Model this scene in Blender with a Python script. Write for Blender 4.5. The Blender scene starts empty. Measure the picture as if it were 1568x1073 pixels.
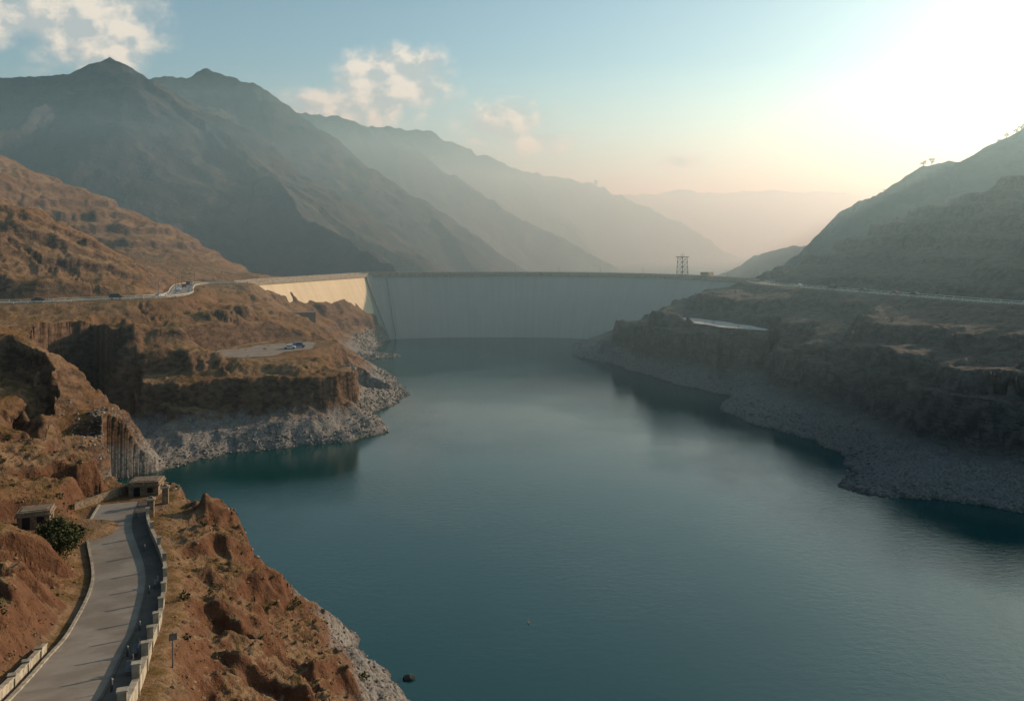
import bpy, math, random
import numpy as np
from mathutils import Vector
random.seed(4); rng=np.random.default_rng(7)
S=bpy.context.scene
S.view_settings.view_transform='Standard'
AZ=math.radians(56); EL=math.radians(18)
# ---------------------------------------------------------------- helpers
def hsh(ix,iy,s):
    n=(ix*374761393+iy*668265263+s*974711)&0xffffffff
    n=((n^(n>>13))*1274126177)&0xffffffff
    return ((n^(n>>16))&0xffff)/65535.0
def vn(x,y,s=0):
    fx=np.floor(x);fy=np.floor(y);ix=fx.astype(np.int64);iy=fy.astype(np.int64)
    u=x-fx;v=y-fy;u=u*u*u*(u*(u*6-15)+10);v=v*v*v*(v*(v*6-15)+10)
    a=hsh(ix,iy,s);b=hsh(ix+1,iy,s);c=hsh(ix,iy+1,s);d=hsh(ix+1,iy+1,s)
    return (a+(b-a)*u+(c-a)*v+(a-b-c+d)*u*v)*2-1
def fbm(x,y,o=4,s=0):
    r=0;a=1;t=0
    for i in range(o):
        r=r+a*vn(x,y,s+i*17);t+=a;a*=.5
        x,y=(x*1.62+y*1.18)+3.1,(y*1.62-x*1.18)+7.7
    return r/t
def ridged(x,y,o=4,s=0):
    r=0;a=1;t=0
    for i in range(o):
        r=r+a*(1-np.abs(vn(x,y,s+i*13))*2);t+=a;a*=.5
        x,y=(x*1.62+y*1.18)+3.1,(y*1.62-x*1.18)+7.7
    return r/t
def sst(a,b,x):
    t=np.clip((x-a)/(b-a),0,1);return t*t*(3-2*t)
def dens(P,step):
    P=[np.array(p,float) for p in P];out=[]
    for a,b in zip(P[:-1],P[1:]):
        n=max(1,int(np.linalg.norm((b-a)[:2])/step))
        for i in range(n): out.append(a+(b-a)*i/n)
    out.append(P[-1]);return np.array(out)
def catmull(P,n=8):
    P=[np.array(p,float) for p in P];Q=[2*P[0]-P[1]]+P+[2*P[-1]-P[-2]];out=[]
    for i in range(1,len(Q)-2):
        for k in range(n):
            t=k/n;a,b,c,d=Q[i-1:i+3]
            out.append(.5*((2*b)+(-a+c)*t+(2*a-5*b+4*c-d)*t*t+(-a+3*b-3*c+d)*t**3))
    out.append(P[-1]);return np.array(out)
def mesh_np(name,V,F,mat=None,smooth=True,uv=None):
    V=np.asarray(V,np.float32);F=np.asarray(F,np.int32)
    me=bpy.data.meshes.new(name);me.vertices.add(len(V));me.vertices.foreach_set('co',V.ravel())
    k=F.shape[1];me.loops.add(F.size);me.loops.foreach_set('vertex_index',F.ravel())
    me.polygons.add(len(F));me.polygons.foreach_set('loop_start',np.arange(len(F),dtype=np.int32)*k)
    me.polygons.foreach_set('loop_total',np.full(len(F),k,np.int32))
    me.polygons.foreach_set('use_smooth',np.full(len(F),smooth))
    if uv is not None:
        l=me.uv_layers.new(name='UVMap');l.data.foreach_set('uv',np.asarray(uv,np.float32)[F.ravel()].ravel())
    me.update(calc_edges=True)
    o=bpy.data.objects.new(name,me);S.collection.objects.link(o)
    if mat: me.materials.append(mat)
    return o
class MB:
    def __init__(s): s.v=[];s.f=[];s.m=[]
    def add(s,vs,fs,m=0):
        b=len(s.v);s.v+= [tuple(v) for v in vs];s.f+=[tuple(i+b for i in f) for f in fs];s.m+=[m]*len(fs)
    def box(s,c,d,rz=0,m=0,taper=1.0):
        vs=[]
        for z,k in((-.5,1),(.5,taper)):
            for x,y in((-.5,-.5),(.5,-.5),(.5,.5),(-.5,.5)):
                X=x*d[0]*k;Y=y*d[1]*k
                vs.append((c[0]+X*math.cos(rz)-Y*math.sin(rz),c[1]+X*math.sin(rz)+Y*math.cos(rz),c[2]+z*d[2]))
        s.add(vs,[(0,3,2,1),(4,5,6,7),(0,1,5,4),(1,2,6,5),(2,3,7,6),(3,0,4,7)],m)
    def tube(s,a,b,r0,r1=None,n=6,m=0):
        r1=r0 if r1 is None else r1;a=Vector(a);b=Vector(b);d=(b-a).normalized()
        u=d.orthogonal().normalized();w=d.cross(u);vs=[]
        for p,r in((a,r0),(b,r1)):
            for i in range(n):
                t=2*math.pi*i/n;vs.append(p+u*math.cos(t)*r+w*math.sin(t)*r)
        s.add(vs,[(i,(i+1)%n,(i+1)%n+n,i+n) for i in range(n)]+[tuple(range(n))[::-1],tuple(range(n,2*n))],m)
    def obj(s,name,mats,loc=(0,0,0),rz=0,smooth=False):
        me=bpy.data.meshes.new(name);me.from_pydata(s.v,[],s.f)
        for m in mats: me.materials.append(m)
        me.polygons.foreach_set('material_index',s.m)
        if smooth: me.polygons.foreach_set('use_smooth',[True]*len(s.f))
        o=bpy.data.objects.new(name,me);o.location=loc;o.rotation_euler=(0,0,rz);S.collection.objects.link(o);return o
# node helper
class NT:
    def __init__(s,name):
        s.mat=bpy.data.materials.new(name);s.mat.use_nodes=True;s.t=s.mat.node_tree
        s.b=s.t.nodes['Principled BSDF'];s.pos=s.n('ShaderNodeNewGeometry')
    def n(s,ty,**k):
        x=s.t.nodes.new(ty)
        for a,b in k.items(): setattr(x,a,b)
        return x
    def put(s,sock,v):
        if isinstance(v,bpy.types.NodeSocket): s.t.links.new(v,sock)
        else:
            if isinstance(v,(tuple,list)) and len(v)==3 and sock.type=='RGBA': v=(*v,1)
            sock.default_value=v
    def noise(s,scale,detail=4,rough=.55,vec=None,vs=None):
        x=s.n('ShaderNodeTexNoise');x.inputs['Scale'].default_value=scale;x.inputs['Detail'].default_value=detail;x.inputs['Roughness'].default_value=rough
        v=vec or s.pos.outputs['Position']
        if vs:
            mp=s.n('ShaderNodeVectorMath',operation='MULTIPLY');s.put(mp.inputs[0],v);mp.inputs[1].default_value=vs;v=mp.outputs[0]
        s.t.links.new(v,x.inputs['Vector']);return x.outputs['Fac']
    def ramp(s,v,a,b):
        x=s.n('ShaderNodeMapRange',interpolation_type='SMOOTHSTEP');s.put(x.inputs[0],v);x.inputs[1].default_value=a;x.inputs[2].default_value=b;return x.outputs[0]
    def mix(s,f,a,b):
        x=s.n('ShaderNodeMix',data_type='RGBA');s.put(x.inputs[0],f);s.put(x.inputs[6],a);s.put(x.inputs[7],b);return x.outputs[2]
    def math(s,op,a,b=0):
        x=s.n('ShaderNodeMath',operation=op);s.put(x.inputs[0],a);s.put(x.inputs[1],b);return x.outputs[0]
    def sep(s,v):
        x=s.n('ShaderNodeSeparateXYZ');s.put(x.inputs[0],v);return x.outputs
    def bump(s,h,st,dist):
        x=s.n('ShaderNodeBump');x.inputs['Strength'].default_value=st;x.inputs['Distance'].default_value=dist;s.put(x.inputs['Height'],h)
        s.put(s.b.inputs['Normal'],x.outputs[0])
    def fin(s,col,rough=.9,spec=.2):
        s.put(s.b.inputs['Base Color'],col);s.put(s.b.inputs['Roughness'],rough);s.put(s.b.inputs['Specular IOR Level'],spec);return s.mat
def simple(name,c,rough=.85,var=.25,sc=1.5,spec=.2,metal=0):
    t=NT(name);f=t.noise(sc,5);t.put(t.b.inputs['Metallic'],metal)
    d=tuple(x*(1-var) for x in c);l=tuple(min(1,x*(1+var)) for x in c)
    return t.fin(t.mix(t.ramp(f,.3,.7),d,l),rough,spec)
# ---------------------------------------------------------------- materials
def terrain_mat():
    t=NT('dry_hillside');P=t.sep(t.pos.outputs['Position']);N=t.sep(t.pos.outputs['Normal'])
    n1=t.noise(.035,6);n2=t.noise(.3,6,.65);n3=t.noise(1.6,5,.7)
    soil=t.mix(t.ramp(n1,.38,.62),(.185,.098,.046),(.24,.152,.085))
    soil=t.mix(t.ramp(n2,.45,.7),soil,(.105,.066,.040))
    grass=t.mix(t.ramp(n3,.4,.65),(.19,.105,.030),(.085,.062,.024))
    fg=t.math('MULTIPLY',t.ramp(N[2],.82,.95),t.ramp(n2,.44,.58))
    c=t.mix(t.math('MULTIPLY',fg,.75),soil,grass)
    st=t.noise(.5,5,.6,vs=(.8,.8,1.6))
    rock=t.mix(t.ramp(st,.35,.65),(.065,.040,.027),(.16,.10,.062))
    slope=t.math('ADD',N[2],t.math('MULTIPLY',t.math('SUBTRACT',n2,.5),.35))
    c=t.mix(t.ramp(slope,.84,.66),c,rock)
    c=t.mix(t.math('MULTIPLY',t.math('MULTIPLY',t.ramp(P[1],170,120),t.ramp(slope,.88,.62)),.6),c,(.145,.060,.030))
    eb=t.mix(t.ramp(n2,.35,.65),(.056,.054,.052),(.130,.121,.110));eb=t.mix(t.ramp(t.noise(.9,4,.6,vs=(.4,.4,2.0)),.5,.7),eb,(.050,.047,.045))
    c=t.mix(t.math('MULTIPLY',t.ramp(P[0],20,60),.88),c,eb)  # east bank shade painted in as darker, greyer ground
    # pale rubble belt between high and low water marks
    zz=t.math('ADD',P[2],t.math('MULTIPLY',t.math('SUBTRACT',n2,.5),11))
    gr=t.mix(t.ramp(n3,.35,.65),(.13,.123,.113),(.30,.287,.262))
    gr=t.mix(t.math('MULTIPLY',t.ramp(P[0],20,60),.3),gr,(.10,.098,.092))  # same painted shade on the east bank rubble
    c=t.mix(t.math('MULTIPLY',t.ramp(zz,10,5),.88),c,gr)
    wet=t.ramp(t.math('ADD',P[2],t.math('MULTIPLY',n3,.6)),1.1,.3)
    c=t.mix(t.math('MULTIPLY',wet,.6),c,(.05,.045,.035))
    h=t.math('ADD',t.math('MULTIPLY',n2,1.2),t.math('MULTIPLY',n3,.45))
    h=t.math('ADD',h,t.math('MULTIPLY',t.noise(6,4,.7),.14))
    t.bump(h,1,.85);return t.fin(c,.95,.1)
def mountain_mat():
    t=NT('mountain_rock');N=t.sep(t.pos.outputs['Normal'])
    n1=t.noise(.006,6,.6);n2=t.noise(.04,6,.65)
    c=t.mix(t.ramp(n1,.4,.62),(.034,.037,.042),(.074,.062,.052))
    c=t.mix(t.ramp(n2,.45,.6),c,(.018,.024,.028))
    c=t.mix(t.ramp(N[2],.75,.55),c,(.050,.046,.043))
    t.bump(n2,.9,8);return t.fin(c,.95,.05)
def water_mat():
    t=NT('lake_water')
    w1=t.noise(.55,5,.6,vs=(1,1.5,1));w2=t.noise(.02,3);w3=t.noise(2.6,3,.6,vs=(1,1.4,1))
    amp=t.math('ADD',.4,t.math('MULTIPLY',t.ramp(w2,.35,.65),.6))
    h=t.math('MULTIPLY',t.math('ADD',w1,t.math('MULTIPLY',w3,.55)),amp)
    t.bump(h,.19,.3);t.put(t.b.inputs['IOR'],1.55)
    return t.fin(t.mix(w2,(.000,.040,.039),(.001,.050,.048)),.06,.5)
def dam_mat(name,a,b):
    t=NT(name);uv=t.n('ShaderNodeUVMap').outputs[0];U=t.sep(uv)
    br=t.n('ShaderNodeTexBrick');t.put(br.inputs['Vector'],uv);br.offset=0
    br.inputs['Scale'].default_value=1;br.inputs['Brick Width'].default_value=14;br.inputs['Row Height'].default_value=3
    br.inputs['Mortar Size'].default_value=.06;br.inputs['Color1'].default_value=(1,1,1,1);br.inputs['Color2'].default_value=(.97,.97,.97,1);br.inputs['Mortar'].default_value=(.88,.88,.88,1)
    s1=t.noise(.35,6,.6,vec=uv,vs=(1.2,.12,1));s2=t.noise(.05,5,vec=uv)
    c=t.mix(t.ramp(s1,.25,.75),a,b);c=t.mix(t.math('MULTIPLY',s2,.3),c,tuple(x*.8 for x in a))
    m=t.n('ShaderNodeMix',data_type='RGBA',blend_type='MULTIPLY');m.inputs[0].default_value=1;t.put(m.inputs[6],c);t.put(m.inputs[7],br.outputs['Color'])
    return t.fin(m.outputs[2],.9,.2)
def asphalt_mat(name,a,b):
    t=NT(name);n=t.noise(.25,5);n2=t.noise(5,4,.7);n3=t.noise(1.1,5,.7)
    c=t.mix(t.ramp(n,.35,.65),a,b);c=t.mix(t.math('MULTIPLY',n2,.35),c,tuple(x*.6 for x in a))
    c=t.mix(t.math('MULTIPLY',t.ramp(n3,.56,.66),.35),c,tuple(x*.55 for x in a))
    t.bump(n2,.3,.03);return t.fin(c,.85,.3)
M_ter=terrain_mat();M_mtn=mountain_mat();M_wat=water_mat();M_dam=dam_mat('dam_concrete',(.34,.33,.29),(.40,.385,.34));M_wing=dam_mat('sunlit_wing_concrete',(.64,.52,.34),(.76,.63,.43))  # M_wing: dam concrete lightened to cream, sunlight on the wing painted in
M_road=asphalt_mat('old_concrete_road',(.19,.155,.12),(.27,.23,.185));M_walk=asphalt_mat('walkway_dirt',(.075,.06,.045),(.13,.10,.075))
M_asph=asphalt_mat('asphalt',(.20,.185,.165),(.28,.26,.225));M_lot=asphalt_mat('pale_gravel',(.23,.175,.13),(.30,.245,.19));M_lot2=asphalt_mat('bleached_gravel',(.36,.34,.31),(.46,.44,.40))
M_conc=simple('weathered_concrete',(.30,.26,.20),.9,.35,1.2);M_white=simple('white_paint',(.6,.58,.52),.5,.08)
M_steel=simple('galvanised_steel',(.15,.15,.15),.6,.2,metal=.3);M_dark=simple('dark_opening',(.02,.02,.025),.4)
M_stone=simple('stone_masonry',(.19,.14,.095),.95,.4,2.5);M_rub=simple('tyre_rubber',(.02,.02,.02),.9)
M_glass=simple('car_glass',(.03,.04,.05),.08,.1,spec=.6)
# ---------------------------------------------------------------- plan of the valley (metres)
SH_L=[(-74,500),(-79,434),(-56,424),(-79,405),(-52,351),(-39,313),(-50,281),(-41,254),(-52,242),(-68,236),(-83,226),(-92,212),(-102,204),(-95,185),(-80,170),(-65,155),(-55,142),(-42,133),(-30,125),(-21,115),(-14,105),(-8,92),(-5,70),(-5,40),(-8,5)]
SH_R=[(40,480),(36,465),(33,422),(55,384),(63,360),(72,335),(87,314),(75,286),(78,268),(89,250),(94,224),(89,211),(81,197),(87,190),(104,184),(113,178),(128,172),(170,150),(200,100),(210,5)]
near_road=catmull([(-17,20,39.5),(-20,30,37.3),(-24,40,34.6),(-28.4,52,30.8),(-33.5,65,26.7),(-38.4,78,23.2),(-46.8,98,19.6),(-57,116,18.8),(-61,127,18.8)])
ZC=38.5
left_road=catmull([(-330,262,41),(-250,275,39.5),(-181,284,ZC),(-158,297,ZC),(-139,311,ZC),(-137,330,ZC),(-150,365,ZC),(-160,395,ZC),(-158,412,ZC),(-142,418,ZC)])
right_road=catmull([(131,432,ZC),(131,407,ZC),(148,352,ZC),(162,312,ZC),(177,278,ZC),(215,230,ZC+1),(270,200,ZC+3)])
wing=dens([(-138,418),(-93,518)],8)
mainc=catmull([(-93,518),(-60,529),(-15,534),(30,531),(70,517),(106,486),(127,445),(131,425)],8)
crest=np.vstack([wing[:-1],mainc])
ctrl=[ # left bank
(-104,281,20),(-81,328,20),(-62,268,19.5),(-56,262,17),(-75,265,20),(-85,275,20),(-108,275,31),(-113,320,32),(-98,330,25),(-128,270,32),(-113,253,22),(-88,252,18.5),(-67,252,16),(-113,246,11),(-90,243,7.5),(-66,245,6),(-53,254,7),(-83,236,5),(-99,228,7),
(-135,275,26.5),(-114,240,10),(-100,222,2.3),(-142,255,35),(-120,225,25.2),(-107,212,13.5),(-100,207,4.5),(-153,240,34.6),(-122,205,28.3),(-106,180,19),(-108,170,28),(-97,175,13),(-96,180,6.6),(-92,145,23.5),(-86,145,22.3),(-74,140,15.6),
(-67,105,20.7),(-36,60,29.3),(-60,60,33),(-80,90,28),(-120,130,38),(-60,30,44),(-120,60,50),(-200,150,60),(-300,200,60),(-300,100,80),(-30,10,44),
(-29.5,75,19.1),(-27,95,11.3),(-22,80,14.3),(-39,105,14.8),(-36.5,117,10.5),(-43,125,12.7),(-46,128,15.3),(-54,132,14.6),(-28,111,9.9),(-24,111,4),(-18,100,4.7),(-15,60,16),(-14,40,20),(-68,140,14),(-80,155,12),
(-70,290,16),(-62,330,8),(-75,350,14),(-90,370,20),(-105,400,20),(-131,408,32),(-113,440,21),(-100,435,14.5),(-85,430,5.8),(-77,488,8),(-92,488,18),(-103,465,20),(-140,400,35),(-125,360,33),(-88,470,12),(-150,440,38),(-125,480,38),
(-172,390,40),(-176,370,51),(-195,350,67),(-210,330,74),(-190,310,50),(-205,300,55),(-260,340,92),(-350,300,90),(-235,400,62),
(-350,550,118),(-283,550,91),(-234,550,71),(-185,540,40),(-260,470,50),(-450,550,150),(-600,400,150),(-600,200,120),(-600,650,150),(-700,50,120),(-400,650,90),(-250,650,30),(-120,620,0),
# right bank
(65,372,24),(60,377,17),(66,362,19),(59,371,6),(68,350,7),(80,380,25),(104,330,24),(85,378,24),(104,380,31),(110,440,32),(70,470,10),(95,450,24),(117,280,25.9),(138,275,31),(98,287,16),(90,283,7),(103,245,14),(97,243,5),(120,240,23),(140,240,31),(137,215,27),(106,209,12),(99,206,5),(119,205,17),(121,190,8),(95,252,4.7),(87,320,10.6),(75,345,9.5),
(120,350,31),(155,240,34),(170,220,33),(160,190,20),
(287,450,95),(240,480,77.6),(210,500,60),(170,510,37),(200,420,55),(200,350,52),(230,300,58),(270,380,78),(330,260,80),(400,400,130),(500,300,150),(600,500,190),(600,200,160),(300,120,60),(280,600,40),(500,650,120),(800,400,220),(800,50,150),
(0,640,-8),(80,600,-6),(180,600,0),(-60,590,0),(-20,570,-6)]
pts=[np.array(ctrl,float)]
for P,sg in((SH_L,1),(SH_R,-1)):
    D=dens(P,7);T=np.gradient(D,axis=0);T/=np.linalg.norm(T,axis=1)[:,None]
    Nn=np.stack([-T[:,1],T[:,0]],1)*sg
    pts.append(np.c_[D,np.zeros(len(D))]);pts.append(np.c_[D+Nn*9,np.full(len(D),-4.5)][::2])
for y in range(0,500,25):
    for x in ((-10,20,50) if y<200 else (-15,15)):
        pts.append(np.array([[x+(20 if y<200 else 0),y,-10.]]))
for R in (near_road,left_road,right_road): pts.append(R[::4])
C=np.vstack(pts)
keep=[]
for i in range(len(C)):
    if all((C[i,0]-C[j,0])**2+(C[i,1]-C[j,1])**2>2.2 for j in keep): keep.append(i)
C=C[keep];n=len(C)
A=np.hypot(C[:,None,0]-C[None,:,0],C[:,None,1]-C[None,:,1]);Pm=np.c_[np.ones(n),C[:,:2]/100]
Mx=np.zeros((n+3,n+3));Mx[:n,:n]=A;Mx[:n,n:]=Pm;Mx[n:,:n]=Pm.T
Wt=np.linalg.solve(Mx,np.r_[C[:,2],0,0,0])
gx=np.arange(-820,822,2.5);gy=np.arange(0,720,2.5);GX,GY=np.meshgrid(gx,gy)
B=Wt[n]+Wt[n+1]*GX/100+Wt[n+2]*GY/100
for i in range(n): B+=Wt[i]*np.hypot(GX-C[i,0],GY-C[i,1])
SD=np.vstack([dens(SH_L,5),dens(SH_R,5)]);best=np.full(GX.shape,1e9);NX=np.zeros_like(GX);NY=np.zeros_like(GX)
for p in SD:
    d=(GX-p[0])**2+(GY-p[1])**2;m=d<best;best[m]=d[m];NX[m]=p[0];NY[m]=p[1]
gyd,gxd=np.gradient(B,2.5);SL=np.hypot(gxd,gyd)
def samp(G,x,y):
    u=np.clip((x+820)/2.5,0,len(gx)-1.001);v=np.clip(y/2.5,0,len(gy)-1.001)
    i=u.astype(int);j=v.astype(int);u=u-i;v=v-j
    return G[j,i]*(1-u)*(1-v)+G[j,i+1]*u*(1-v)+G[j+1,i]*(1-u)*v+G[j+1,i+1]*u*v
flats=[(near_road,4.6,5,.12),(left_road,6,9,.15),(right_road,6,9,.15),(np.array([(-99,284,20),(-90,300,20),(-84,314,20.)]),15,6,.1),(np.array([(84,374,24),(92,352,24),(100,334,24.)]),7,4,.1),
 (np.array([(-68,112,20.4),(-62,114,19.6)]),3.5,3,0.1),(np.array([(-61,127,18.8),(-62,134,18.4)]),6,4,.1)]
# cliff rims (lake on the right-hand side of the direction of travel): points, rim height, foot height
cliffs=[(np.array([(-121,254),(-112,246),(-98,243),(-84,247),(-72,250),(-60,251),(-52,262),(-53,278),(-60,292)],float),17.5,7.5),
 (np.array([(-146,228),(-132,219),(-120,210),(-112,199),(-107,188)],float),17.,12.),
 (np.array([(56,392),(62,372),(70,354),(82,336),(95,322)],float),21.,8.),
 (np.array([(104,312),(98,294),(101,272),(110,252),(112,232),(110,216),(116,200),(132,190)],float),20.,9.)]
def sdist(x,y,P):
    bd=np.full(x.shape,1e9);sg=np.ones(x.shape)
    for a,b in zip(P[:-1],P[1:]):
        ab=b-a;L=ab@ab;t=np.clip(((x-a[0])*ab[0]+(y-a[1])*ab[1])/L,0,1)
        dx=x-a[0]-t*ab[0];dy=y-a[1]-t*ab[1];d=np.hypot(dx,dy);m=d<bd-1e-6
        s_=np.sign((x-a[0])*ab[1]-(y-a[1])*ab[0]);bd[m]=d[m];sg[m]=s_[m]
    return bd*sg
def pdist(x,y,P):
    bd=np.full(x.shape,1e9);bz=np.zeros(x.shape)
    for a,b in zip(P[:-1],P[1:]):
        ab=b[:2]-a[:2];L=ab@ab+1e-9;t=np.clip(((x-a[0])*ab[0]+(y-a[1])*ab[1])/L,0,1)
        d=np.hypot(x-a[0]-t*ab[0],y-a[1]-t*ab[1]);m=d<bd;bd[m]=d[m];bz[m]=(a[2]+t*(b[2]-a[2]))[m]
    return bd,bz
def H(x,y):
    x=np.asarray(x,float);y=np.asarray(y,float)
    k=np.clip(y/150,.45,1)
    wx=x+fbm(x/14,y/14,4,1)*3.4*k;wy=y+fbm(x/14,y/14,4,2)*3.4*k
    b=samp(B,wx,wy);sl=samp(SL,wx,wy);qx=samp(NX,wx,wy);qy=samp(NY,wx,wy)
    land=sst(.3,5,b);st=sst(.12,.5,sl)
    calm=sst(165,235,y)*sst(-20,-45,x)   # smoother, rounder ground around the west plateau
    g=ridged(qx/9,qy/9,3,5)*.65+ridged(x/13,y/13,4,9)*.45
    h=b+land*st*np.minimum(np.abs(b)*.33,5.0)*g*(1-.25*calm)
    h+=land*(fbm(x/26,y/26,5,21)*2.0*np.clip(y/200,.4,1)*(1-.4*calm)+fbm(x/4,y/4,4,31)*.5)
    east=sst(0,40,x)
    off=fbm(x/40,y/40,3,41)*5;s=9.0
    q=(h+off)/s;f=q-np.floor(q);q2=(np.floor(q)+sst(.34,.64,f))*s-off
    h=h+(q2-h)*np.clip(.28+.25*east-.2*calm+.35*sst(-.2,.3,fbm(x/35,y/35,2,43)),0,.88)*sst(4,9,h)*sst(.15,.4,sl)
    rw=ridged(x/5.5,y/5.5,4,91)*1.5+fbm(x/11,y/11,3,92)*2.6
    for P,zt,zf in cliffs:
        m=(x>P[:,0].min()-34)&(x<P[:,0].max()+34)&(y>P[:,1].min()-34)&(y<P[:,1].max()+34)
        if not m.any(): continue
        xm,ym,hm_=x[m],y[m],h[m];sd=sdist(xm,ym,P)-rw[m]
        w=sst(0,13,np.minimum(np.hypot(xm-P[0,0],ym-P[0,1]),np.hypot(xm-P[-1,0],ym-P[-1,1])))
        lip=zt+fbm(xm/9,ym/9,3,95)*1.4
        if zt<17.2: lip=np.maximum(lip,hm_-3.5)
        up=np.maximum(hm_,lip+np.minimum(0,(-sd)*.05));hi=hm_+(up-hm_)*sst(.6,-.8,sd)*sst(-24,-10,sd)
        cap=np.maximum(lip-(zt-zf)*(.55*sst(-.4,1.2,sd)+.45*sst(2.0,3.6,sd))-.24*np.maximum(sd,0),.9)
        cap=np.where(sd<-.4,1e3,cap)
        hn=np.minimum(hi,cap+200*sst(26,34,sd))
        h[m]=np.where(hm_>.5,hm_+(hn-hm_)*w,hm_)
    h+=sst(-.5,1.2,h)*(ridged(x/1.9,y/1.9,4,51)*.28+fbm(x/.6,y/.6,3,61)*.08)
    nb=sst(165,120,y)*sst(.25,.6,sl)*land
    h+=nb*(ridged(x/4.5,y/4.5,4,83)*1.4)
    h+=sst(-2,.6,b)*sst(9,1,b)*fbm(x/2.6,y/2.6,3,71)*.8
    for P,w,fl,dz in flats:
        m=(x>P[:,0].min()-w-fl)&(x<P[:,0].max()+w+fl)&(y>P[:,1].min()-w-fl)&(y<P[:,1].max()+w+fl)
        if m.any():
            d,z=pdist(x[m],y[m],P);k=sst(w+fl,w,d);h[m]=h[m]*(1-k)+(z-dz)*k
    return h
def fan(y0,y1,rows,t,cols,fn,name,mat,cut):
    Y=np.exp(np.linspace(math.log(y0),math.log(y1),rows));T=np.linspace(-t,t,cols)
    yy,tt=np.meshgrid(Y,T,indexing='ij');xx=tt*(yy+25)
    zz=np.concatenate([fn(a,b) for a,b in zip(np.array_split(xx,12),np.array_split(yy,12))])
    V=np.stack([xx,yy,zz],-1).reshape(-1,3);I=np.arange(rows*cols).reshape(rows,cols)
    F=np.stack([I[:-1,:-1],I[:-1,1:],I[1:,1:],I[1:,:-1]],-1).reshape(-1,4)
    F=F[V[F,2].max(1)>cut]
    used=np.unique(F);rm=np.zeros(len(V),np.int64);rm[used]=np.arange(len(used))
    return mesh_np(name,V[used],rm[F],mat)
fan(12,690,1100,1.0,1200,H,'hillside_terrain',M_ter,-2.5)
# ---------------------------------------------------------------- mountains
RID=[[(-1500,1150,260),(-1000,1150,290),(-701,1100,285),(-640,1100,284),(-590,1100,290),(-536,1100,316),(-500,1090,292),(-413,1050,226),(-297,950,145),(-210,850,88),(-148,780,63),(-108,720,33)],
[(-560,1090,290),(-500,950,170),(-430,830,90)],[(-760,1090,280),(-720,900,170),(-600,760,95)],
[(-1000,1500,345),(-700,1500,355),(-651,1500,372),(-610,1500,372),(-566,1500,386),(-468,1500,347),(-407,1480,298),(-311,1450,231),(-209,1400,157),(-89,1300,71),(-14,1250,8)],
[(-407,1480,290),(-330,1300,170),(-250,1150,80)],
[(-1100,2300,440),(-687,2300,440),(-580,2300,432),(-500,2300,418),(-401,2300,392),(-293,2250,318),(-168,2200,235),(-43,2150,158),(118,2050,70),(260,1950,-12)],
[(-400,2280,370),(-280,2000,200),(-160,1800,80)],
[(-1300,3400,560),(-687,3400,552),(-505,3400,540),(-348,3400,522),(-176,3400,452),(17,3400,366),(106,3400,346),(183,3400,340),(348,3380,300),(478,3350,246),(712,3250,115),(880,3150,-20)],
[(16,3380,350),(120,3000,190),(250,2700,50)],
[(100,5000,340),(472,5000,345),(760,5000,350),(1041,5000,381),(1320,5000,366),(1610,5000,383),(1830,5000,366),(2057,5000,372),(2260,5000,304),(2900,5000,220),(4200,5000,300)],
[(256,740,30),(296,750,72),(339,750,102),(394,750,134),(430,750,140),(478,750,170),(560,760,208),(700,780,250),(1100,800,330)],
[(478,750,165),(420,690,90),(380,640,50)],
[(330,1300,4),(387,1300,38),(419,1300,48),(482,1300,57),(560,1320,50),(700,1350,90),(1500,1500,200)]]
def HM(x,y):
    wx=x+fbm(x/90,y/90,4,3)*26;wy=y+fbm(x/90,y/90,4,4)*26
    out=np.full(x.shape,-9.)
    for R in RID:
        R=np.array(R,float)
        bd=np.full(x.shape,1e9);hz=np.full(x.shape,-50.);px=np.zeros(x.shape);py=np.zeros(x.shape)
        for a,b in zip(R[:-1],R[1:]):
            ab=b[:2]-a[:2];L=ab@ab;t=np.clip(((wx-a[0])*ab[0]+(wy-a[1])*ab[1])/L,0,1)
            cx=a[0]+t*ab[0];cy=a[1]+t*ab[1];d=np.hypot(wx-cx,wy-cy);z=a[2]+t*(b[2]-a[2])
            v=z-d*.66;m=v>hz;hz[m]=v[m];bd[m]=d[m];px[m]=cx[m];py[m]=cy[m]
        g=ridged(px/75,py/75,3,8)
        v=hz+g*np.minimum(bd*.26,42)-np.minimum(bd*.06,14)
        out=np.maximum(out,v)
    sc=np.clip(y/1500,.6,2.5);l=sst(-5,40,out)
    out+=l*(ridged(x/(70),y/(70),5,12)*10*sc*.8+fbm(x/14,y/14,3,19)*2.4)-l*4
    return out
fan(590,6200,620,1.1,1000,HM,'mountain_range',M_mtn,-8.5)
gs=np.array([(-30000,-3000,-14),(30000,-3000,-14),(30000,40000,-14),(-30000,40000,-14)]);mesh_np('ground',gs,[(0,1,2,3)],M_mtn,False)
mesh_np('lake_water',[(-330,-300,0),(330,-300,0),(330,526,0),(-330,526,0)],[(0,1,2,3)],M_wat,False)
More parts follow.
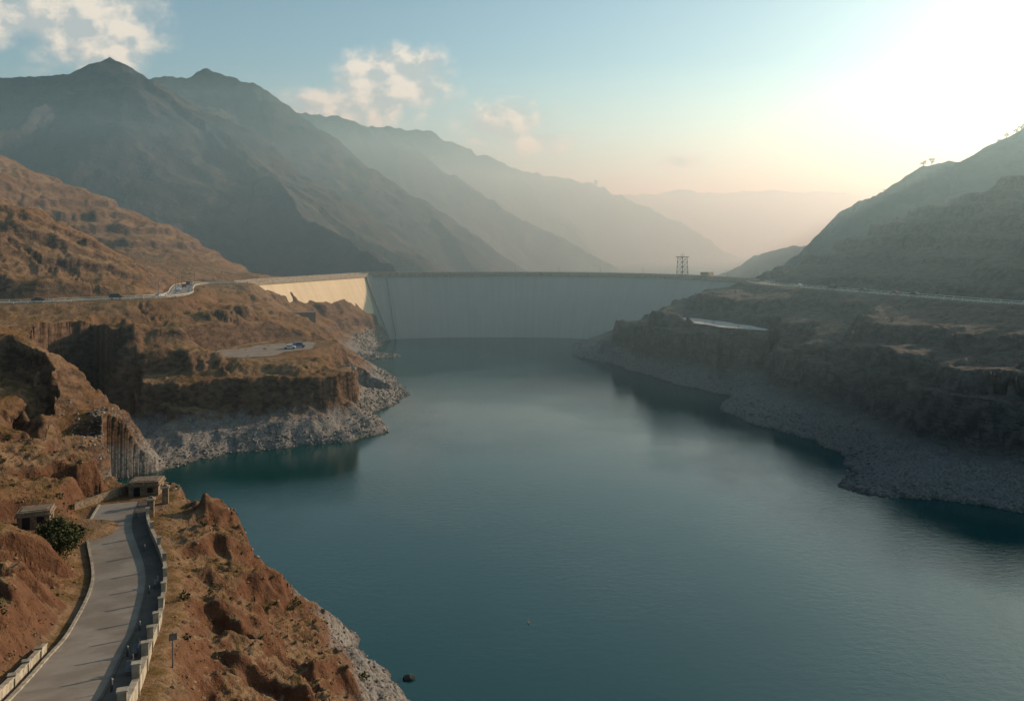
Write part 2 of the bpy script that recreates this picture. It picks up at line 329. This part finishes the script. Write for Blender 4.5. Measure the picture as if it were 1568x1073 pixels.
# ---------------------------------------------------------------- dam
def sweep(name,P,prof,mat,closed=False):
    P2=P[:,:2];T=np.gradient(P2,axis=0);T/=np.linalg.norm(T,axis=1)[:,None];N=np.stack([T[:,1],-T[:,0]],1)
    u=np.r_[0,np.cumsum(np.linalg.norm(np.diff(P2,axis=0),axis=1))];zb=P[:,2] if P.shape[1]>2 else np.zeros(len(P))
    V=[];UV=[];F=[];k=len(prof)
    for i in range(len(P)):
        for o,z in prof: V.append((*(P2[i]+N[i]*o),zb[i]+z));UV.append((u[i],zb[i]+z+o*.3))
    kk=k if closed else k-1
    for i in range(len(P)-1):
        for j in range(kk): j2=(j+1)%k;F.append((i*k+j,(i+1)*k+j,(i+1)*k+j2,i*k+j2))
    return mesh_np(name,V,F,mat,False,UV)
dam=bpy.data.objects.new('concrete_dam',None);S.collection.objects.link(dam)
o=sweep('upstream_face',mainc,[(0,37.2),(4,32),(29,-1),(33,-9)],M_dam);o.parent=dam
for p in o.data.polygons: p.use_smooth=True
o=sweep('wing_face',wing,[(0,37.2),(4,30),(12,16),(14,5)],M_wing);o.parent=dam  # left wing wall of the dam, its sunlit tone carried by the colour
o=sweep('crest_slab',crest,[(-9,30),(-9,39.7),(-8.6,39.7),(-8.6,38.5),(.1,38.5),(.1,39.7),(.6,39.7),(.6,37.2),(0,37.2)],M_conc);o.parent=dam
mb=MB();T=np.gradient(crest,axis=0);T/=np.linalg.norm(T,axis=1)[:,None]
def rib(p,t,w,dep,z0,z1,so=.77):
    t=np.array(t,float)/np.hypot(*t);N=np.array([t[1],-t[0]]);p=np.array(p,float)
    def q(z): return p+N*((37.2-z)*so)
    a=q(z1);b=q(z0);t=t*w/2;vs=[]
    for c,z in((a,z1),(b,z0)):
        for s_,e in((-1,-3),(1,-3),(1,dep),(-1,dep)): vs.append((*(c+t*s_+N*e),z))
    mb.add(vs,[(0,1,2,3),(7,6,5,4),(0,4,5,1),(1,5,6,2),(2,6,7,3),(3,7,4,0)])
rib((-93,518),(.75,.66),4.5,2.2,-3,39.3,.74);p6=mainc[3];rib(p6[:2],(mainc[4]-mainc[2])[:2],1.2,1.0,-3,38)
o=mb.obj('buttress',[M_dam]);o.parent=dam
mb=MB();prev=None
for i in range(0,len(crest)):
    N=np.array([T[i][1],-T[i][0]]);q=crest[i]+N*.35;mb.box((q[0],q[1],40.1),(.14,.14,.9))
    if prev is not None: mb.tube(prev,(q[0],q[1],40.5),.07,n=4)
    prev=(q[0],q[1],40.5)
o=mb.obj('crest_railing',[M_white]);o.parent=dam
def gantry(x,y,z,w,h,rz):
    m=MB();L=w/2
    cs=[(-L,-L),(L,-L),(L,L),(-L,L)]
    for a,b in cs: m.tube((a,b,0),(a*.8,b*.8,h),.22,.18,5)
    lv=4
    for k in range(lv+1):
        s0=1-.2*k/lv;z0=h*k/lv
        for i in range(4):
            a=cs[i];b=cs[(i+1)%4];m.tube((a[0]*s0,a[1]*s0,z0),(b[0]*s0,b[1]*s0,z0),.12,n=4)
            if k<lv:
                s1=1-.2*(k+1)/lv;z1=h*(k+1)/lv
                m.tube((a[0]*s0,a[1]*s0,z0),(b[0]*s1,b[1]*s1,z1),.1,n=4);m.tube((b[0]*s0,b[1]*s0,z0),(a[0]*s1,a[1]*s1,z1),.1,n=4)
    m.box((0,0,h+.2),(w*1.15,w*1.15,.35));m.tube((0,0,h),(0,0,h+3),.1);m.tube((-L*.6,0,h),(-L*.6,0,h+2),.08);m.tube((L*.6,0,h),(L*.6,0,h+2.4),.08)
    return m.obj('gate_hoist_tower',[M_steel,M_conc],(x,y,z),rz)
gantry(105,495,38.5,5.0,12,.6)
m=MB();m.box((0,0,1.6),(7,5,3.2));m.box((0,0,3.35),(7.6,5.6,.3));m.box((-1.5,-2.52,1.5),(1.1,.1,1.6),m=1);m.box((1.6,-2.52,1.7),(1.1,.1,1),m=1)
m.obj('valve_house',[M_conc,M_dark],(116,478,38.5),.9)
def lamp(x,y,z,rz,h=6):
    m=MB();m.box((0,0,.15),(.5,.5,.3));m.tube((0,0,0),(0,0,h),.11,.07);m.tube((0,0,h),(1.4,0,h+.35),.06,.05);m.box((1.6,0,h+.33),(.7,.28,.14))
    return m.obj('street_lamp',[M_steel],(x,y,z),rz)
for i in range(2,len(crest)-2,5):
    p=crest[i];N=np.array([T[i][1],-T[i][0]]);q=p-N*8;lamp(q[0],q[1],38.5,math.atan2(N[1],N[0]),4.5)
# ---------------------------------------------------------------- roads
def strip(name,P,l,r,mat,dz=.05):
    return sweep(name,np.c_[P[:,:2],P[:,2]],[(l,dz),(r,dz)],mat)
def road(name,P,w,mat,lines=True):
    e=bpy.data.objects.new(name,None);S.collection.objects.link(e)
    strip('carriageway',P,-w,w,mat).parent=e
    for s_ in(-1,1):
        o=sweep('kerb',P,[(s_*w,-.3),(s_*w,.17),(s_*(w+.3),.17),(s_*(w+.3),-.3)],M_conc);o.parent=e
    if lines:
        strip('edge_line',P,-w+.35,-w+.5,M_white,.06).parent=e;strip('edge_line',P,w-.5,w-.35,M_white,.06).parent=e
    return e
road('road',left_road,4,M_asph);road('road',right_road,4,M_asph)
e=bpy.data.objects.new('lakeside_road',None);S.collection.objects.link(e)
strip('carriageway',near_road,-3.7,1.9,M_road,.05).parent=e
strip('verge',near_road,2.1,3.8,M_walk,.04).parent=e
sweep('kerb',near_road,[(1.9,-.2),(1.9,.12),(2.1,.12),(2.1,-.2)],M_walk).parent=e
sweep('kerb',near_road,[(-4,-.2),(-4,.18),(-3.7,.18),(-3.7,-.2)],M_conc).parent=e
def parapet(name,P,off,h,th,step,ph):
    e=bpy.data.objects.new(name,None);S.collection.objects.link(e)
    sweep('wall',P,[(off-th/2,-.6),(off-th/2,h),(off+th/2,h),(off+th/2,-.6)],M_conc).parent=e
    sweep('coping',P,[(off-th/2-.06,h),(off-th/2-.06,h+.12),(off+th/2+.06,h+.12),(off+th/2+.06,h)],M_conc,True).parent=e
    T=np.gradient(P[:,:2],axis=0);u=np.r_[0,np.cumsum(np.linalg.norm(np.diff(P[:,:2],axis=0),axis=1))];m=MB()
    for s_ in np.arange(.3,u[-1],step):
        q=[np.interp(s_,u,P[:,k]) for k in range(3)];t=np.array([np.interp(s_,u,T[:,0]),np.interp(s_,u,T[:,1])]);t/=np.linalg.norm(t)
        c=np.array(q[:2])+np.array([t[1],-t[0]])*off;a=math.atan2(t[1],t[0])
        m.box((c[0],c[1],q[2]+ph/2-.2),(.36,.46,ph+.4),a);m.box((c[0],c[1],q[2]+ph+.05),(.46,.56,.1),a)
    o=m.obj('piers',[M_conc]);o.parent=e
parapet('parapet_wall',near_road[:-4],4.0,.9,.28,7.5,1.9)
parapet('parapet_wall',near_road[:36],-4.6,.6,.28,5.0,.8)
def rail(P,off,step=4,h=.8):
    T=np.gradient(P[:,:2],axis=0);u=np.r_[0,np.cumsum(np.linalg.norm(np.diff(P[:,:2],axis=0),axis=1))];m=MB();prev=None
    for s_ in np.arange(0,u[-1],step):
        q=[np.interp(s_,u,P[:,k]) for k in range(3)];t=np.array([np.interp(s_,u,T[:,0]),np.interp(s_,u,T[:,1])]);t/=np.linalg.norm(t)
        c=np.array(q[:2])+np.array([t[1],-t[0]])*off;m.box((c[0],c[1],q[2]+h/2),(.16,.16,h))
        if prev is not None: m.tube(prev,(c[0],c[1],q[2]+h-.1),.12,n=4)
        prev=(c[0],c[1],q[2]+h-.1)
    m.obj('guard_rail',[M_white])
rail(left_road,4.8);rail(right_road,4.8);rail(right_road,-4.8);rail(left_road,-4.8)
for i in range(20,len(left_road)-2,7): lamp(left_road[i,0]-3.5,left_road[i,1]+4,ZC,-.8,6)
for i in range(3,34,6): lamp(right_road[i,0]+5,right_road[i,1],ZC,math.pi,6)
def disc(name,P,w,mat,z):
    Pc=catmull([(*p,z) for p in P],8);T=np.gradient(Pc[:,:2],axis=0);T/=np.linalg.norm(T,axis=1)[:,None]
    L=[];R=[]
    for i,p in enumerate(Pc):
        k=math.sqrt(max(.02,1-(2*i/(len(Pc)-1)-1)**2))*w*(1+.15*math.sin(i*.8));N=np.array([T[i][1],-T[i][0]])
        L.append((*(p[:2]-N*k),z));R.append((*(p[:2]+N*k*1.1),z))
    n_=len(L);mesh_np(name,L+R,[(i,i+1,n_+i+1,n_+i) for i in range(n_-1)],mat,False)
disc('gravel_lot',[(-106,272),(-99,286),(-89,303),(-80,320)],12,M_lot,20.03)
disc('gravel_lot',[(80,382),(88,362),(94,346),(104,328)],7.5,M_lot2,24.03)
# ---------------------------------------------------------------- vehicles
def car(x,y,z,rz,col,van=False):
    pm=simple('car_paint',col,.35,.05,spec=.5);m=MB();L=2.2;W=.86
    pr=[(-L,.35),(-L,.85),(-L+.1,1.0),(-1.4,1.05),(-.9,1.5),(.4,1.52),(1.05,1.05),(2.0,.9),(L,.7),(L,.35)]
    if van: pr=[(-L,.35),(-L,1.9),(-L+.15,2.0),(.9,2.0),(1.5,1.15),(2.1,1.0),(L,.8),(L,.35)]
    n_=len(pr);m.add([(a,-W,b) for a,b in pr]+[(a,W,b) for a,b in pr],[tuple(range(n_)),tuple(range(n_,2*n_))[::-1]]+[(i,i+n_,(i+1)%n_+n_,(i+1)%n_) for i in range(n_)])
    zt=1.85 if van else 1.46;zb=1.25 if van else 1.08
    for s_ in(-1,1):
        m.add([(-1.2,s_*(W+.01),zb),(.85 if not van else 1.3,s_*(W+.01),zb),(.36 if not van else .85,s_*(W+.01),zt),(-.88,s_*(W+.01),zt)],[(0,1,2,3) if s_<0 else (3,2,1,0)],1)
        for a in(-1.35,1.4): m.tube((a,s_*.62,.33),(a,s_*.9,.33),.34,n=14,m=2)
    m.add([(1.07,-.75,1.07),(1.07,.75,1.07),(.44,.7,1.5),(.44,-.7,1.5)] if not van else [(1.52,-.75,1.18),(1.52,.75,1.18),(.95,.7,1.95),(.95,-.7,1.95)],[(0,1,2,3)],1)
    return m.obj('van' if van else 'car',[pm,M_glass,M_rub],(x,y,z+.06),rz)
car(-83,300,20.03,.2,(.55,.58,.6));car(-80.5,303.5,20.03,.3,(.1,.16,.28),True)
for X,Y,r,c,v in((-170,288.5,.3,(.05,.05,.05),0),(-149,302,.6,(.03,.03,.04),1),(-138,316,1.3,(.4,.4,.4),0),(-146,352,1.9,(.6,.6,.6),0),(-155,380,1.9,(.1,.02,.02),0),(-160,398,1.7,(.05,.05,.06),1)):
    car(X,Y,ZC,r,c,v)
for X,Y,r,c,v in((137,384,2.0,(.5,.5,.5),0),(144,362,2.0,(.04,.04,.04),1),(151,345,2.0,(.04,.04,.04),0),(156,327,2.0,(.2,.06,.05),0),(160,319,2.0,(.05,.05,.06),0)): car(X,Y,ZC,r,c,v)
# ---------------------------------------------------------------- small buildings
def house(name,x,y,z,rz,w,d,h,mat):
    m=MB();m.box((0,0,h/2-.5),(w,d,h+1));m.box((0,0,h+.12),(w+.5,d+.5,.24),m=2)
    m.box((0,0,h+.45),(w+.1,d+.1,.42),m=0);m.box((0,0,h+.7),(w-.7,d-.7,.1),m=2)
    m.box((-w*.22,-d/2-.01,.95),(.95,.12,1.9),m=1);m.box((w*.22,-d/2-.01,1.4),(.9,.12,.8),m=1);m.box((w*.22,-d/2-.06,.95),(1.1,.18,.1),m=2)
    m.box((w/2+.01,0,1.4),(.12,.9,.8),m=1)
    return m.obj(name,[mat,M_dark,M_stone if mat is M_stone else M_conc],(x,y,z),rz)
house('stone_gatehouse',-60.5,133,18.0,.15,4.6,3.4,2.1,M_stone)
house('stone_hut',-67,113,20.0,.35,4,3.2,1.9,M_stone)
house('pump_house',-104,398,20,.4,12,7,4.5,M_stone)
house('stone_hut',351,3378,301,0,16,12,18,M_conc)
for X,Y in((-54.4,121),(-54.8,127)):
    m=MB();m.box((0,0,1.2),(.9,.9,3.4));m.box((0,0,3.0),(1.2,1.2,.25),m=1);m.box((0,0,3.27),(.8,.8,.3),taper=.4);m.obj('gate_pillar',[M_stone,M_conc],(X,Y,18.3),.3)
m=MB()
for i in range(7): m.box((i*1.5,0,.45),(1.49,.35,1.3),m=0)
m.obj('stone_wall',[M_stone],(-67,124,18.8),1.2)
def bench(x,y,z,rz):
    m=MB()
    for a in(-.7,.7): m.box((a,0,.22),(.1,.4,.44));m.box((a,.2,.65),(.08,.08,.5))
    for b in(-.14,0,.14): m.box((0,b,.46),(1.7,.11,.05),m=1)
    for b in(.62,.8): m.box((0,.24,b),(1.7,.04,.12),m=1)
    m.obj('park_bench',[M_conc,M_steel],(x,y,z),rz)
def roadpt(i,off):
    p=near_road[i];t=near_road[i+1]-near_road[i];t=t[:2]/np.linalg.norm(t[:2]);return p[0]+t[1]*off,p[1]-t[0]*off,p[2],math.atan2(t[1],t[0])
for i in(26,30,45,): x,y,z,a=roadpt(i,3);bench(x,y,z+.05,a+math.pi)
for i in range(16,60,7):
    x,y,z,a=roadpt(i,2.4);m=MB();m.tube((0,0,0),(0,0,.75),.1,.08,10);m.tube((0,0,.75),(0,0,.85),.12,.05,10);m.obj('bollard',[M_steel],(x,y,z+.04))
x,y,z,a=roadpt(27,5.8);
m=MB();m.tube((0,0,-1),(0,0,2.6),.08,.06);m.box((0,-.06,2.3),(.55,.05,.5));m.obj('signpost',[M_steel],(x,y,float(H(np.array([x]),np.array([y]))[0])),.4)
# ---------------------------------------------------------------- rocks
def ico():
    import bmesh
    b=bmesh.new();bmesh.ops.create_icosphere(b,subdivisions=1,radius=1);v=np.array([x.co for x in b.verts]);f=np.array([[q.index for q in p.verts] for p in b.faces]);b.free();return v,f
IV,IF=ico()
def rocks(name,xs,ys,sz,mat):
    zs=H(xs,ys);k=(zs>-.6);xs,ys,zs,sz=xs[k],ys[k],zs[k],sz[k];V=[];F=[]
    for i in range(len(xs)):
        v=IV*(1+rng.uniform(-.32,.32,(len(IV),1)))*np.array([1,rng.uniform(.6,1),rng.uniform(.45,.8)])*sz[i]
        a=rng.uniform(0,6.28);c,s_=math.cos(a),math.sin(a);v=np.c_[v[:,0]*c-v[:,1]*s_,v[:,0]*s_+v[:,1]*c,v[:,2]]
        V.append(v+np.array([xs[i],ys[i],zs[i]+sz[i]*.15]));F.append(IF+i*len(IV))
    mesh_np(name,np.vstack(V),np.vstack(F),mat,False)
M_rock=simple('shore_rock',(.20,.185,.16),.95,.4,.6)
D=dens(SH_L,1.0);D=D[D[:,1]>60]
idx=rng.integers(0,len(D),7000);q=D[idx]+np.c_[rng.normal(-2.5,3.2,7000),rng.normal(0,3,7000)]
rocks('shore_rocks',q[:,0],q[:,1],rng.uniform(.12,.5,7000)**1.3*1.3*np.clip(q[:,1]/220,.6,1.6),M_rock)
D=dens(SH_R,1.0);D=D[D[:,1]>150];idx=rng.integers(0,len(D),4500);q=D[idx]+np.c_[rng.normal(2.5,3,4500),rng.normal(0,3,4500)]
rocks('shore_rocks',q[:,0],q[:,1],rng.uniform(.15,.5,4500)**1.3*1.3,simple('grey_shore_rock',(.15,.145,.135),.95,.4,.6))
n_=2500;q=np.c_[rng.uniform(-95,-10,n_),rng.uniform(45,160,n_)];rd,_=pdist(q[:,0],q[:,1],near_road);q=q[rd>5.2]
rocks('scattered_rocks',q[:,0],q[:,1],rng.uniform(.08,.34,len(q)),simple('brown_rock',(.17,.10,.06),.95,.4,1))
m=MB();V=IV*np.array([1.0,.6,.5]);m.add([tuple(v) for v in V],[tuple(f) for f in IF]);m.obj('boulder',[simple('wet_rock',(.06,.05,.045),.5)],(-14.2,110.5,.1))
m=MB();m.tube((0,0,-.2),(0,0,.16),.17,.17,12);m.tube((0,0,.16),(0,0,.6),.05,.03);m.box((0,0,.55),(.14,.03,.12));m.obj('buoy',[M_conc],(2.6,126.6,0))
# ---------------------------------------------------------------- vegetation
def leafmat(n,a,b):
    t=NT(n);return t.fin(t.mix(t.ramp(t.noise(1.8,3),.35,.65),a,b),.8,.15)
M_leaf=leafmat('shrub_leaves',(.030,.034,.014),(.075,.075,.028));M_dry=leafmat('dry_scrub',(.12,.072,.024),(.22,.125,.036));M_bark=simple('bark',(.09,.06,.04),.95)
def leaves(cs,rs,per,ls,flat=.75):
    N=len(cs)*per;c=np.repeat(cs,per,0);r=np.repeat(rs,per)[:,None]
    d=rng.normal(size=(N,3));d/=np.linalg.norm(d,axis=1)[:,None];rad=rng.uniform(.35,1,(N,1))**.6
    lump=1+.35*np.sin(d[:,:1]*4+c[:,:1])*np.cos(d[:,1:2]*5+c[:,1:2])
    p=c+d*rad*r*lump*np.array([1,1,flat]);a=rng.normal(size=(N,3));a/=np.linalg.norm(a,axis=1)[:,None]
    b=np.cross(a,rng.normal(size=(N,3)));b/=np.linalg.norm(b,axis=1)[:,None];s_=np.repeat(ls,per)[:,None]*rng.uniform(.6,1.3,(N,1))
    V=np.stack([p-a*s_,p-b*s_*.6,p+a*s_,p+b*s_*.6],1).reshape(-1,3);return V,np.arange(4*N).reshape(N,4)
def shrubs(name,n,x0,x1,y0,y1,r0,r1,mat,per,zmin=4):
    q=np.c_[rng.uniform(x0,x1,n),rng.uniform(y0,y1,n)]
    for P,w in((near_road,6),(left_road,6),(right_road,6)):
        d,_=pdist(q[:,0],q[:,1],P);q=q[d>w]
    cl=fbm(q[:,0]/18,q[:,1]/18,3,77);q=q[cl>rng.uniform(-.5,.5,len(q))]
    z=H(q[:,0],q[:,1]);k=z>zmin;q=q[k];z=z[k];r=rng.uniform(0,1,len(q))**2*(r1-r0)+r0
    V,F=leaves(np.c_[q,z+r*.45],r,per,r*.2+.03);mesh_np(name,V,F,mat,False)
shrubs('shrubs',380,-90,-14,40,150,.2,.8,M_leaf,80)
shrubs('dry_grass_tufts',11000,-95,-14,35,150,.12,.34,M_dry,11)
shrubs('shrubs',2400,-300,-50,150,430,.3,1.0,M_leaf,18,8)
shrubs('shrubs',1200,70,320,170,520,.4,1.3,M_leaf,18,9)
def tree(name,x,y,z,h,r,per=900):
    m=MB();top=(random.uniform(-.3,.3),random.uniform(-.3,.3),h*.55);m.tube((0,0,-.5),top,r*.12,r*.07,8);cs=[]
    for i in range(9):
        a=i*2.4;e=(math.cos(a)*r*.62,math.sin(a)*r*.62,h*random.uniform(.45,.85));st=[top[k]*random.uniform(.5,1) for k in range(3)]
        m.tube(st,e,r*.05,r*.015,5);cs.append(e)
    cs.append((0,0,h*.8));V,F=leaves(np.array(cs),np.array([r*.42]*len(cs)),per//10,np.array([r*.07]*len(cs)),.8)
    b=len(m.v);m.v+=[tuple(v) for v in V];m.f+=[tuple(int(i)+b for i in f) for f in F];m.m+=[1]*len(F)
    return m.obj(name,[M_bark,M_leaf],(x,y,z))
def hz(x,y): return float(H(np.array([float(x)]),np.array([float(y)]))[0])
for X,Y,h_,r_ in((-58.5,104,4.2,2.8),(-57,101,3.2,2.2),(-61,107,3.4,2.3)): tree('bushy_tree',X,Y,hz(X,Y)-.6,h_,r_,2600)
def hm(x,y): return float(HM(np.array([[float(x)]]),np.array([[float(y)]]))[0,0])
for X,Y in((385,752),(392,750),(455,750),(463,752),(470,749),(476,751),(482,750),(500,752),(350,750),(436,751)): tree('tree',X,Y,hm(X,Y)-1,random.uniform(5,8),random.uniform(2.5,4),500)
# ---------------------------------------------------------------- haze: thin over the lake, denser further down the valley
def mist(name,c,d,den,col,g):
    m=MB();m.box(c,d);ob=m.obj(name,[]);mt=bpy.data.materials.new(name);mt.use_nodes=True;t=mt.node_tree;t.nodes.clear()
    vs=t.nodes.new('ShaderNodeVolumeScatter');vs.inputs['Color'].default_value=(*col,1);vs.inputs['Density'].default_value=den;vs.inputs['Anisotropy'].default_value=g
    ou=t.nodes.new('ShaderNodeOutputMaterial');t.links.new(vs.outputs[0],ou.inputs['Volume']);ob.data.materials.append(mt)
mist('air_haze',(0,190+505,90),(16000,1010,220),.00068,(.60,.90,1),.5)
mist('valley_mist',(0,1200.05+4200,155),(16000,8400,350),.00078,(.60,.96,1),.5)
# ---------------------------------------------------------------- sun, sky, clouds
d=Vector((math.sin(AZ)*math.cos(EL),math.cos(AZ)*math.cos(EL),math.sin(EL)))
L=bpy.data.lights.new('sun','SUN');L.energy=5;L.angle=math.radians(.5);L.color=(1,.84,.63)
lo=bpy.data.objects.new('sun',L);lo.rotation_euler=d.to_track_quat('Z','Y').to_euler();S.collection.objects.link(lo)
W=bpy.data.worlds.new('World');S.world=W;W.use_nodes=True;t=W.node_tree;bg=t.nodes['Background'];bg.inputs[1].default_value=.132
sk=t.nodes.new('ShaderNodeTexSky');sk.sky_type='NISHITA';sk.sun_disc=False;sk.sun_elevation=EL;sk.sun_rotation=AZ;sk.dust_density=1.2;sk.air_density=1.0;sk.ozone_density=1.0
tint=t.nodes.new('ShaderNodeMix');tint.data_type='RGBA';tint.blend_type='MULTIPLY';tint.inputs[0].default_value=1;t.links.new(sk.outputs[0],tint.inputs[6]);tint.inputs[7].default_value=(.94,1.09,1.0,1)
tc=t.nodes.new('ShaderNodeTexCoord');gen=tc.outputs['Generated']
def wm(op,a,b=0):
    x=t.nodes.new('ShaderNodeMath');x.operation=op
    for s_,v in((x.inputs[0],a),(x.inputs[1],b)):
        if isinstance(v,bpy.types.NodeSocket): t.links.new(v,s_)
        else: s_.default_value=v
    return x.outputs[0]
def wv(op,a,b):
    x=t.nodes.new('ShaderNodeVectorMath');x.operation=op
    t.links.new(a,x.inputs[0]);x.inputs[1].default_value=b;return x
mask=None
for az,el,rx,rz_,st in((-28.2,14.2,.10,.08,1.35),(-32,13.4,.10,.045,1.0),(-8.3,10.9,.095,.06,1.35),(-11.5,9.2,.13,.038,1.15),(-.5,8.2,.085,.04,1.1),(1.5,7.2,.07,.028,.9),(12,5.5,.06,.014,.6)):
    a=math.radians(az);e_=math.radians(el);c=(math.sin(a)*math.cos(e_),math.cos(a)*math.cos(e_),math.sin(e_))
    s1=wv('SUBTRACT',gen,c);s2=wv('MULTIPLY',s1.outputs[0],(1/rx,1/.18,1/rz_));ln=t.nodes.new('ShaderNodeVectorMath');ln.operation='LENGTH';t.links.new(s2.outputs[0],ln.inputs[0])
    mm=wm('MULTIPLY',wm('SUBTRACT',1,ln.outputs['Value']),st);mask=mm if mask is None else wm('MAXIMUM',mask,mm)
def cn(off):
    v=wv('ADD',gen,off);n_=t.nodes.new('ShaderNodeTexNoise');n_.inputs['Scale'].default_value=20;n_.inputs['Detail'].default_value=9;n_.inputs['Roughness'].default_value=.55
    v2=wv('MULTIPLY',v.outputs[0],(1,1,1.3));t.links.new(v2.outputs[0],n_.inputs['Vector']);return n_.outputs['Fac']
n0=cn((0,0,0));n1=cn((.012,0,.010))
den=wm('ADD',wm('MULTIPLY',mask,1.3),wm('MULTIPLY',wm('SUBTRACT',n0,.5),2.2))
mr=t.nodes.new('ShaderNodeMapRange');mr.interpolation_type='SMOOTHSTEP';t.links.new(den,mr.inputs[0]);mr.inputs[1].default_value=.12;mr.inputs[2].default_value=.95
gate=t.nodes.new('ShaderNodeMapRange');t.links.new(mask,gate.inputs[0]);gate.inputs[1].default_value=-.3;gate.inputs[2].default_value=.3
fac=wm('MULTIPLY',wm('MULTIPLY',mr.outputs[0],gate.outputs[0]),.88)
lit=t.nodes.new('ShaderNodeMapRange');t.links.new(wm('SUBTRACT',n0,n1),lit.inputs[0]);lit.inputs[1].default_value=-.06;lit.inputs[2].default_value=.08
cc=t.nodes.new('ShaderNodeMix');cc.data_type='RGBA';t.links.new(lit.outputs[0],cc.inputs[0]);cc.inputs[6].default_value=(3.8,4.3,4.3,1);cc.inputs[7].default_value=(7.0,6.5,5.5,1)  # shaded and sunlit cloud sides painted as two colours
mx=t.nodes.new('ShaderNodeMix');mx.data_type='RGBA';t.links.new(fac,mx.inputs[0]);t.links.new(tint.outputs[2],mx.inputs[6]);t.links.new(cc.outputs[2],mx.inputs[7]);t.links.new(mx.outputs[2],bg.inputs[0])
# ---------------------------------------------------------------- camera
cd=bpy.data.cameras.new('camera');cd.sensor_width=36;cd.lens=28.24;cd.shift_y=-.106;cd.clip_start=.5;cd.clip_end=60000
co=bpy.data.objects.new('camera',cd);co.location=(0,0,60);co.rotation_euler=(math.pi/2,0,0);S.collection.objects.link(co);S.camera=co
